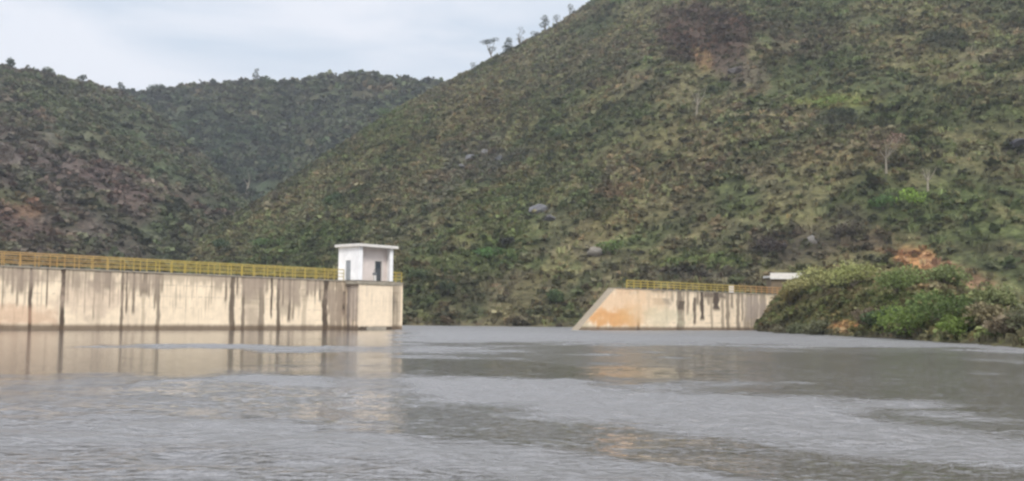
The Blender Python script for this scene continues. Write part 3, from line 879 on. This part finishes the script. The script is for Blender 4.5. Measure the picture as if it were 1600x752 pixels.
# sloping left end: squeeze columns so the edge leans
def lean(P, s_bot, s_top):
    z = np.clip(P[:, 2] / HF, 0, 1)
    left = s_bot + (s_top - s_bot) * z
    f = (P[:, 0] - S0b) / (S1b - S0b)
    Q = P.copy(); Q[:, 0] = left + f * (S1b - left); return Q
P = lean(P, sl0, 0.0)
parts.append((P, Fq, stain_shade_field(P[:, 0].reshape(Sg.shape), Zg, HF, STR, BL2, 41, .3)))
WT2 = 1.2
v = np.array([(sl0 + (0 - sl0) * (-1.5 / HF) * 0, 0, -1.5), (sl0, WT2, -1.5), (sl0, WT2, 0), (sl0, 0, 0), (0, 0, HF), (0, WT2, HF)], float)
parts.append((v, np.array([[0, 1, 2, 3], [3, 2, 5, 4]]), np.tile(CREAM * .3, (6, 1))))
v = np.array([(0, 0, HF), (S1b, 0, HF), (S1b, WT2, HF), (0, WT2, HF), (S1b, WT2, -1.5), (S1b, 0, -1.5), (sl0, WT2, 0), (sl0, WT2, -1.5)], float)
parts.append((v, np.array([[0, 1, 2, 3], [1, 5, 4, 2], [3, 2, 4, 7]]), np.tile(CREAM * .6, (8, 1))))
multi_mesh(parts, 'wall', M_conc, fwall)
MB().box(0.1, S1b, -0.06, 0.3, HF + e, HF + 0.12).box(0.1, S1b, WT2 - .3, WT2 + .06, HF + e, HF + 0.12).build('coping', M_cap, fwall)
def uc_far(s): return rail_col('far', float(np.clip((s / L2 - 0.62) / 0.25, 0, 1)))
railing('railing', O2, ANG2, S2(980), S2(1232), 0.12, HF + 0.12, 1.0, 1.4, uc_far, 'yellow railing along the lake edge of the shorter wall, ochre at its right end')
railing('railing', O2, ANG2, S2(990), S2(1240), WT2 - 0.12, HF + 0.12, 1.0, 1.4, uc_far, 'rear yellow railing behind the front one on the shorter wall')

# ---------------------------------------------------------------- small hut and post behind the far wall
def zg(kind, px, d):
    px = np.array([px], float); d = np.array([d], float)
    return float(height(kind, px, d, unpx(px) * d)[0])
hp = at_d(1227, 434, 168)
M_hutw = make_mat('hut_wall_shade_brown', (0.16, 0.12, 0.075), 0.9, 0.3, 1.0)  # wall colour darkened so it looks shaded under the white roof
hut = empty('hut', (hp[0], hp[1], hp[2] - 2.0), R(4))
tag(hut, 'low hut with a thin white roof, half hidden by bushes above the shorter wall', 'hut')
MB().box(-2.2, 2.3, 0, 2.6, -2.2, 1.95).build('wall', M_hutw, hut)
MB().box(-2.6, 2.7, -0.35, 2.95, 1.953, 2.25).build('roof', M_roofc, hut, 0.02)
MB().box(-2.5, 2.6, -0.42, -0.353, 1.75, 2.7).build('fascia_board', M_roofc, hut, 0.01)
pp = O2 + U2 * S2(1163) + np.array([-U2[1], U2[0], 0]) * 2.2
po = empty('gate_post', (pp[0], pp[1], HF - 0.3), 0)
tag(po, 'short pale concrete post by the railing of the shorter wall', 'post')
MB().box(-0.35, 0.35, -0.3, 0.3, -0.6, 1.5).build('shaft', M_roofc, po, 0.03)
MB().box(-0.42, 0.42, -0.37, 0.37, 1.503, 1.62).build('cap', M_cap, po, 0.02)

# ---------------------------------------------------------------- individual trees, bushes, rocks
def leaf_cloud(lobes, nq, size, colour, seed, flat=0.6):
    """leaf sized quads spread through several lobes: (x,y,z,rx,ry,rz)"""
    r = np.random.default_rng(seed)
    lobes = np.array(lobes, float)
    w = (lobes[:, 3] * lobes[:, 4] * lobes[:, 5]) ** 0.66; w /= w.sum()
    k = r.choice(len(lobes), nq, p=w)
    d = r.normal(size=(nq, 3)); d /= np.linalg.norm(d, axis=1)[:, None]
    rad = r.uniform(0.25, 1.0, nq) ** 0.4 * (1 + 0.25 * np.sin(d[:, 0] * 5 + k) * np.cos(d[:, 2] * 6 + k))
    c = lobes[k, :3] + d * rad[:, None] * lobes[k, 3:6]
    n = r.normal(size=(nq, 3)); n[:, 2] = np.abs(n[:, 2]) + 0.2; n /= np.linalg.norm(n, axis=1)[:, None]
    a = np.cross(n, r.normal(size=(nq, 3))); a /= np.linalg.norm(a, axis=1)[:, None]; b = np.cross(n, a)
    s = (size * r.uniform(0.6, 1.4, nq))[:, None]
    V = np.stack([c - a * s, c - b * s * .6, c + a * s, c + b * s * .6], 1).reshape(-1, 3)
    lobtone = r.uniform(0.8, 1.25, len(lobes))
    cc = np.array(colour)[None] * 1.45 * (lobtone[k] * r.uniform(0.65, 1.4, nq))[:, None]
    C = np.repeat(cc, 4, 0)
    return V, np.arange(nq * 4).reshape(-1, 4), C
def crown_obj(lobes, nq, size, colour, seed, parent, name='crown'):
    V, Fq, C = leaf_cloud(lobes, nq, size, colour, seed)
    me = np_mesh(name, V, Fq, C); me.materials.append(M_leaf)
    o = link(bpy.data.objects.new(name, me)); o.parent = parent
    return o
def branches(root, h, r0, tips, seed, mat, name='trunk', fork=0.45):
    r = random.Random(seed)
    m = MB()
    top_ = Vector((r.uniform(-.1, .1) * h, 0, h * fork))
    m.tube([(0, 0, -0.4), (top_.x * .4, 0.03, top_.z * .5), top_], [r0 * 1.3, r0, r0 * .75], 7)
    for tp in tips:
        tp = Vector(tp); mid = (top_ + tp) / 2 + Vector((r.uniform(-.1, .1), r.uniform(-.1, .1), -0.05)) * h * .6
        m.tube([top_ - Vector((0, 0, r0)), mid, tp], [r0 * .65, r0 * .4, r0 * .15], 5)
    return m.build(name, mat, root)
def tree(kind, px, dfac, h, lobes, colour, label, seed, cat='tree', group=None, nq=500, leaf=0.22, name='ridge_tree', mat=None, dist=None, tree_cat='tree'):
    """stands on hill 'kind' at bearing px; lobes are in fractions of the height: (x,z,rx,rz)"""
    py, D1, D0 = {'h': T_h, 'l': T_l, 'b': T_b, 'k': T_k}[kind](float(px))
    d = D0 + dfac * (D1 - D0) if dist is None else dist
    z = zg(kind, px, d)
    root = empty(name, (unpx(px) * d, d, z - 0.15), 0)
    tag(root, label, tree_cat, group)
    L3 = [(x * h, (random.Random(seed + i).uniform(-.5, .5)) * rx * h, zz * h, rx * h, rx * h, rz * h) for i, (x, zz, rx, rz) in enumerate(lobes)]
    branches(root, h, 0.032 * h + 0.04, [(l[0], l[1], l[2]) for l in L3], seed, mat or M_bark, fork=min(0.45, min(l[2] for l in L3) / h * .6))
    crown_obj(L3, nq, leaf, colour, seed, root)
    return root
DG = (0.035, 0.045, 0.028); GG = (0.06, 0.065, 0.045); MG = (0.05, 0.065, 0.03)
tree('h', 766, .985, 9.0, [(-.34, .86, .22, .10), (-.12, .95, .24, .09), (.12, 1.0, .22, .08), (-.02, .55, .2, .10), (-.22, .90, .2, .08)], DG, 'flat-topped tree with two leaf tiers, tallest against the sky on the ridge', 1, nq=798, leaf=.2)
tree('h', 735, .99, 4.2, [(0, .7, .28, .22), (.1, .45, .25, .2)], GG, 'small thin tree lowest on the ridge, left of the flat-topped one', 2, nq=209, leaf=.16)
tree('h', 791, .985, 6.5, [(0, .6, .26, .3), (.05, .85, .2, .16), (-.1, .35, .3, .25)], DG, 'dense upright bush just right of the flat-topped ridge tree', 3, nq=798)
tree('h', 810, .985, 8.5, [(0, .9, .16, .1), (.12, .75, .12, .1), (-.1, .6, .1, .08), (.0, .35, .2, .16)], GG, 'slender sparse tree standing halfway up the ridge skyline', 4, nq=342, leaf=.17)
tree('h', 832, .985, 4.6, [(0, .6, .4, .2), (.3, .5, .3, .2)], GG, 'low spreading sparse bush between two taller trees on the skyline', 5, nq=361, leaf=.17)
tree('h', 848, .985, 8.0, [(0, .85, .2, .16), (.06, .6, .2, .2), (-.1, .45, .2, .16)], GG, 'narrow grey-green tree near the top of the ridge skyline', 6, nq=627)
tree('h', 868, .985, 5.5, [(0, .7, .28, .2), (-.1, .5, .25, .2)], GG, 'pale sparse tree second from the top of the ridge skyline', 7, nq=323, leaf=.17)
tree('h', 889, .985, 6.0, [(0, .75, .22, .2), (.1, .5, .25, .2)], GG, 'topmost little tree where the ridge leaves the picture', 8, nq=380, leaf=.17)
# trees on the left and far ridges
tree('l', 4, .985, 4.5, [(0, .7, .3, .28), (.1, .5, .35, .25)], DG, 'round dark tree on the skyline at the far left edge', 11, nq=420, leaf=.3)
tree('l', 62, .985, 3.6, [(0, .6, .5, .3), (.5, .5, .4, .25)], MG, 'low broad tree on the left skyline, next after the edge one', 12, nq=320, leaf=.28)
tree('l', 122, .985, 3.8, [(0, .6, .4, .3), (-.3, .5, .4, .25)], DG, 'low tree halfway down the left skyline slope', 13, nq=300, leaf=.28)
tree('l', 180, .985, 5.5, [(0, .75, .2, .2), (.05, .5, .28, .25)], DG, 'upright tree left of the lowest dip of the skyline', 14, nq=330, leaf=.28)
tree('b', 236, .98, 7.5, [(0, .6, .5, .3), (.4, .5, .4, .3), (-.4, .5, .4, .25)], DG, 'wide dark tree clump standing in the skyline dip', 15, nq=600, leaf=.45)
tree('b', 326, .985, 6.0, [(0, .7, .25, .25), (.1, .5, .35, .25)], DG, 'single rounded tree on the far ridge right of the dip', 16, nq=350, leaf=.42)
tree('b', 394, .985, 9.5, [(0, .82, .14, .16), (-.05, .5, .22, .25), (.1, .35, .25, .2)], GG, 'tallest thin tree poking above the middle of the far ridge', 17, nq=330, leaf=.4)
tree('b', 545, .985, 5.5, [(0, .6, .5, .28), (.5, .5, .4, .25)], MG, 'low wide tree at the highest part of the far ridge', 18, nq=420, leaf=.42)

tree('b', 383, .42, 15, [(0, .8, .2, .14), (.1, .62, .2, .14), (-.12, .58, .18, .12)], (0.07, 0.085, 0.05), 'tall pale-trunked tree standing out in the dark green valley', 500, nq=260, leaf=.5, name='valley_tree', mat=M_deadwood)
tree('b', 405, .30, 12, [(0, .75, .28, .2), (.2, .55, .25, .18), (-.2, .5, .25, .18)], (0.03, 0.042, 0.026), 'very dark tree low in the valley, right of the pale-trunked one', 501, nq=400, leaf=.5, name='valley_tree')
# single bushes on the hillside that stand out
def find_d(kind, px, py):
    """distance where the pixel's ray meets the hill"""
    py_, D1, D0 = {'h': T_h, 'l': T_l, 'b': T_b, 'k': T_k}[kind](float(px))
    d = np.linspace(D0, D1, 600); P = np.array([at_d(px, py, q) for q in d])
    pxs = 800 + P[:, 0] / d * F * math.cos(PITCH)
    z = height(kind, pxs, d, P[:, 0])
    hit = np.where(z >= P[:, 2])[0]
    i = hit[0] if len(hit) else len(d) - 1
    return P[i], float(z[i]), d[i]
def bush(kind, px, py, w, h, colour, label, seed, name='bush', nq=450, leaf=0.25, group=None, lobes=5, d=None):
    if d is None:
        P, z, dd = find_d(kind, px, py)
    else:
        P = at_d(px, py, d); z = zg(kind, px, d)
    root = empty(name, (P[0], P[1], z - 0.1), 0)
    tag(root, label, 'bush', group)
    r = random.Random(seed)
    L3 = []
    for i in range(lobes):
        a = i / lobes * 6.28 + r.uniform(-.4, .4); q = r.uniform(.2, .62)
        L3.append((w / 2 * q * math.cos(a), w / 2 * q * math.sin(a), h * r.uniform(.35, .72), w * r.uniform(.2, .3), w * r.uniform(.2, .3), h * r.uniform(.22, .34)))
    branches(root, h, 0.05 + 0.01 * h, [(l[0], l[1], l[2]) for l in L3], seed, M_bark, name='stem', fork=.15)
    crown_obj(L3, nq, leaf, colour, seed, root, 'foliage')
    return root
BR = (0.10, 0.16, 0.035)
for i, (px, py, w, h, c, lab) in enumerate([
    (1425, 322, 6.0, 3.8, (0.13, 0.19, 0.035), 'bright green rounded bush alone on the hillside above the orange soil'),
    (1475, 72, 11.0, 4.5, (0.028, 0.032, 0.018), 'dark bush high on the hillside near the top right'),
    (1300, 168, 9.0, 3.0, (0.12, 0.15, 0.04), 'yellow-green wide bush in the middle of the upper right slope'),
    (1318, 190, 8.0, 3.0, (0.03, 0.035, 0.022), 'dark bush just below the wide yellow-green one'),
    (1380, 330, 5.0, 3.0, (0.06, 0.10, 0.03), 'mid green bush left of the bright green one on the slope'),
    (522, 320, 5.0, 3.6, (0.035, 0.055, 0.022), 'dark round bush on the slope above and left of the gatehouse'),
    (600, 184, 6.5, 4.0, (0.05, 0.075, 0.025), 'green bush high on the slope near where the two ridges cross'),
    (955, 402, 5.5, 3.0, (0.07, 0.10, 0.03), 'green bush on the slope above the sloping end of the shorter wall'),
    (760, 408, 6.0, 2.8, (0.055, 0.10, 0.03), 'fresh green bush low on the slope right of the gatehouse'),
    (868, 478, 4.0, 3.6, (0.045, 0.065, 0.025), 'upright bush at the waterline left of the shorter wall'),
    (700, 462, 5.0, 2.8, (0.035, 0.045, 0.022), 'dark bush near the water in the gap between the walls'),
    (655, 440, 5.0, 3.0, (0.045, 0.06, 0.025), 'bush on the slope immediately right of the dam end'),
    (790, 386, 4.0, 2.0, (0.025, 0.025, 0.02), 'very dark low bush on the slope between the two walls'),
    (1205, 398, 6.0, 3.0, (0.045, 0.035, 0.03), 'dark purplish bush above the hut and shorter wall'),
    (1325, 372, 7.0, 3.0, (0.05, 0.04, 0.03), 'dark brown bush on the slope left of the orange soil'),
    (870, 218, 8.0, 3.2, (0.045, 0.06, 0.025), 'dark green bush in the middle of the hillside'),
    (345, 392, 6.0, 3.4, (0.04, 0.06, 0.03), 'bush showing just above the middle of the long railing'),
    (410, 388, 7.0, 3.4, (0.055, 0.085, 0.03), 'green bush above the long railing, left of the gatehouse'),
]):
    k = 'h'
    bush(k, px, py, w, h, c, lab, 60 + i, nq=420, leaf=.24)

# dead or bare trees
def dead_tree(px, py, h, label, seed, crown=None):
    P, z, dd = find_d('h', px, py)
    root = empty('bare_tree', (P[0], P[1], z - 0.1), 0)
    tag(root, label, 'tree')
    r = random.Random(seed)
    tips = [(r.uniform(-.35, .35) * h, r.uniform(-.2, .2) * h, h * r.uniform(.7, 1.0)) for k in range(6)]
    branches(root, h, 0.16, tips, seed, M_deadwood, fork=.4)
    if crown: crown_obj([(t[0], t[1], t[2], .16 * h, .16 * h, .12 * h) for t in tips], 160, .2, crown, seed, root)
dead_tree(1088, 185, 8.5, 'pale forked leafless tree on the upper slope below the dark red soil', 5)
dead_tree(1385, 272, 7.5, 'tall pale-trunked tree with thin pinkish crown on the right slope', 9, (0.15, 0.10, 0.075))
dead_tree(1450, 300, 4.5, 'small bare grey tree right of the pale-trunked one', 12)

# rocks
def rock(px, py, w, h, col, label, seed, group=None, kind='h'):
    import bmesh
    P, z, dd = find_d(kind, px, py)
    bm = bmesh.new(); bmesh.ops.create_icosphere(bm, subdivisions=3, radius=0.5)
    r = random.Random(seed); pl = [(Vector((r.uniform(-1, 1), r.uniform(-1, 1), r.uniform(-.6, 1))).normalized(), r.uniform(.28, .42)) for _ in range(9)]
    for v in bm.verts:
        for n_, d_ in pl:
            t = v.co.dot(n_)
            if t > d_: v.co -= n_ * (t - d_)
        q_ = 1 + 0.28 * (float(fbm(v.co.x * 5 + seed, v.co.y * 5 + v.co.z * 4, 4)) - .5)
        v.co.x *= w * q_; v.co.y *= w * .8 * q_; v.co.z *= h * q_
    me = bpy.data.meshes.new('boulder'); bm.to_mesh(me); bm.free()
    a = me.color_attributes.new('Col', 'FLOAT_COLOR', 'POINT')
    c = np.ones((len(me.vertices), 4), np.float32); c[:, :3] = np.array(col) * 0.68
    a.data.foreach_set('color', c.ravel())
    me.materials.append(M_rock)
    o = link(bpy.data.objects.new('boulder', me)); o.location = (P[0], P[1], z + h * .05); o.rotation_euler = (0, 0, r.uniform(0, 3))
    tag(o, label, 'rock', group)
for i, (px, py, w, h, c, lab) in enumerate([
    (842, 332, 5.5, 3.2, (.15, .145, .15), 'large blue-grey boulder in the middle of the lower slope'),
    (858, 345, 3.5, 2.2, (.13, .12, .12), 'smaller boulder touching the lower right of the large blue-grey one'),
    (790, 382, 3.0, 1.8, (.16, .14, .12), 'single boulder in dark scrub below and left of the large one'),
    (735, 248, 4.0, 2.2, (.17, .165, .165), 'pale boulder at the centre of the rocky patch on the left slope'),
    (757, 240, 3.0, 2.0, (.18, .17, .165), 'rock right of the pale boulder in the rocky patch'),
    (722, 262, 2.8, 1.8, (.14, .135, .13), 'rock just below and left of the rocky patch centre'),
    (780, 250, 2.6, 2.0, (.10, .10, .10), 'dark rock at the right end of the rocky patch'),
    (700, 300, 3.5, 2.0, (.15, .14, .13), 'grey rock on the slope halfway between gatehouse roof and rocky patch'),
    (928, 398, 4.2, 2.6, (.22, .19, .15), 'tan boulder on the slope above the sloping wall end'),
    (1268, 380, 2.6, 2.4, (.22, .20, .175), 'pale boulder above the white hut'),
    (1150, 112, 5.0, 2.4, (.17, .145, .13), 'broad greyish rock below the dark red soil high on the slope'),
    (1590, 232, 4.5, 2.5, (.06, .055, .06), 'dark rock at the right edge halfway up the slope'),
    (120, 372, 3.6, 2.4, (.26, .24, .22), 'pale rock on the left hill just above the long railing'),
]):
    rock(px, py, w, h, c, lab, 200 + i, kind='l' if px < 250 else 'h')

# bushes on the near bank
for i, (px, py, d, w, h, c, lab) in enumerate([
    (1420, 500, 82, 5.2, 3.0, (0.085, 0.115, 0.028), 'big bright green bush overhanging the water on the right bank'),
    (1470, 505, 78, 4.6, 2.6, (0.06, 0.082, 0.026), 'dark-bottomed green bush right of the big overhanging one'),
    (1500, 520, 71, 2.8, 1.6, (0.090, 0.12, 0.028), 'low fresh green bush at the waterline under the larger ones'),
    (1405, 450, 95, 4.6, 2.6, (0.10, 0.125, 0.042), 'light green bush on top behind the big overhanging one'),
    (1380, 480, 90, 3.6, 2.2, (0.035, 0.05, 0.02), 'dark bush left of the big bright green one'),
    (1335, 450, 108, 5.5, 3.0, (0.16, 0.165, 0.06), 'tall yellowish bush on the crest of the right bank'),
    (1290, 440, 116, 6.0, 3.0, (0.17, 0.165, 0.065), 'broad olive bush on the crest right of the white hut'),
    (1250, 450, 124, 5.0, 2.8, (0.16, 0.145, 0.06), 'olive bush in front of the white hut'),
    (1236, 476, 126, 3.2, 2.6, (0.15, 0.12, 0.045), 'ochre bush at the right end of the shorter wall'),
    (1280, 490, 108, 4.2, 2.2, (0.10, 0.10, 0.055), 'grey-green bush low on the bank right of the ochre one'),
    (1228, 506, 122, 3.0, 1.7, (0.10, 0.09, 0.055), 'brownish bush at the waterline beside the shorter wall foot'),
    (1250, 508, 116, 3.4, 1.8, (0.08, 0.085, 0.045), 'small olive bush at the waterline left of the bare soil'),
    (1360, 500, 94, 3.4, 1.8, (0.11, 0.085, 0.055), 'dry brown bush at the waterline right of the bare soil'),
    (1545, 500, 70, 3.4, 1.9, (0.12, 0.10, 0.055), 'dry straw-brown bush right of the green bushes'),
    (1580, 510, 64, 3.6, 1.6, (0.12, 0.095, 0.06), 'brown bush at the waterline near the right edge'),
    (1550, 470, 84, 4.5, 2.2, (0.12, 0.13, 0.055), 'olive bush on the bank below the reddish cut'),
    (1480, 455, 96, 4.2, 2.2, (0.12, 0.14, 0.055), 'mid green bush on the bank right under the orange soil'),
    (1630, 505, 62, 4.5, 2.4, (0.09, 0.09, 0.05), 'bush cut by the right edge of the picture'),
]):
    bush('k', px, py, w, h, c, lab, 300 + i, name='shore_bush', nq=1300, leaf=.13, lobes=9, d=d)

# ---------------------------------------------------------------- air
hz = MB().box(-1500, 1500, -40, 1500, -4.0, 420.0)
M_haze = bpy.data.materials.new('haze_air'); M_haze.use_nodes = True
t = M_haze.node_tree; t.nodes.clear()
o_ = N(t, 'ShaderNodeOutputMaterial'); pv = N(t, 'ShaderNodeVolumePrincipled')
pv.inputs['Color'].default_value = (0.86, 0.90, 0.95, 1); pv.inputs['Density'].default_value = 0.00022; pv.inputs['Anisotropy'].default_value = 0.2
t.links.new(pv.outputs[0], o_.inputs['Volume'])
ho_ = hz.build('haze', M_haze); ho_['kind'] = 'stuff'
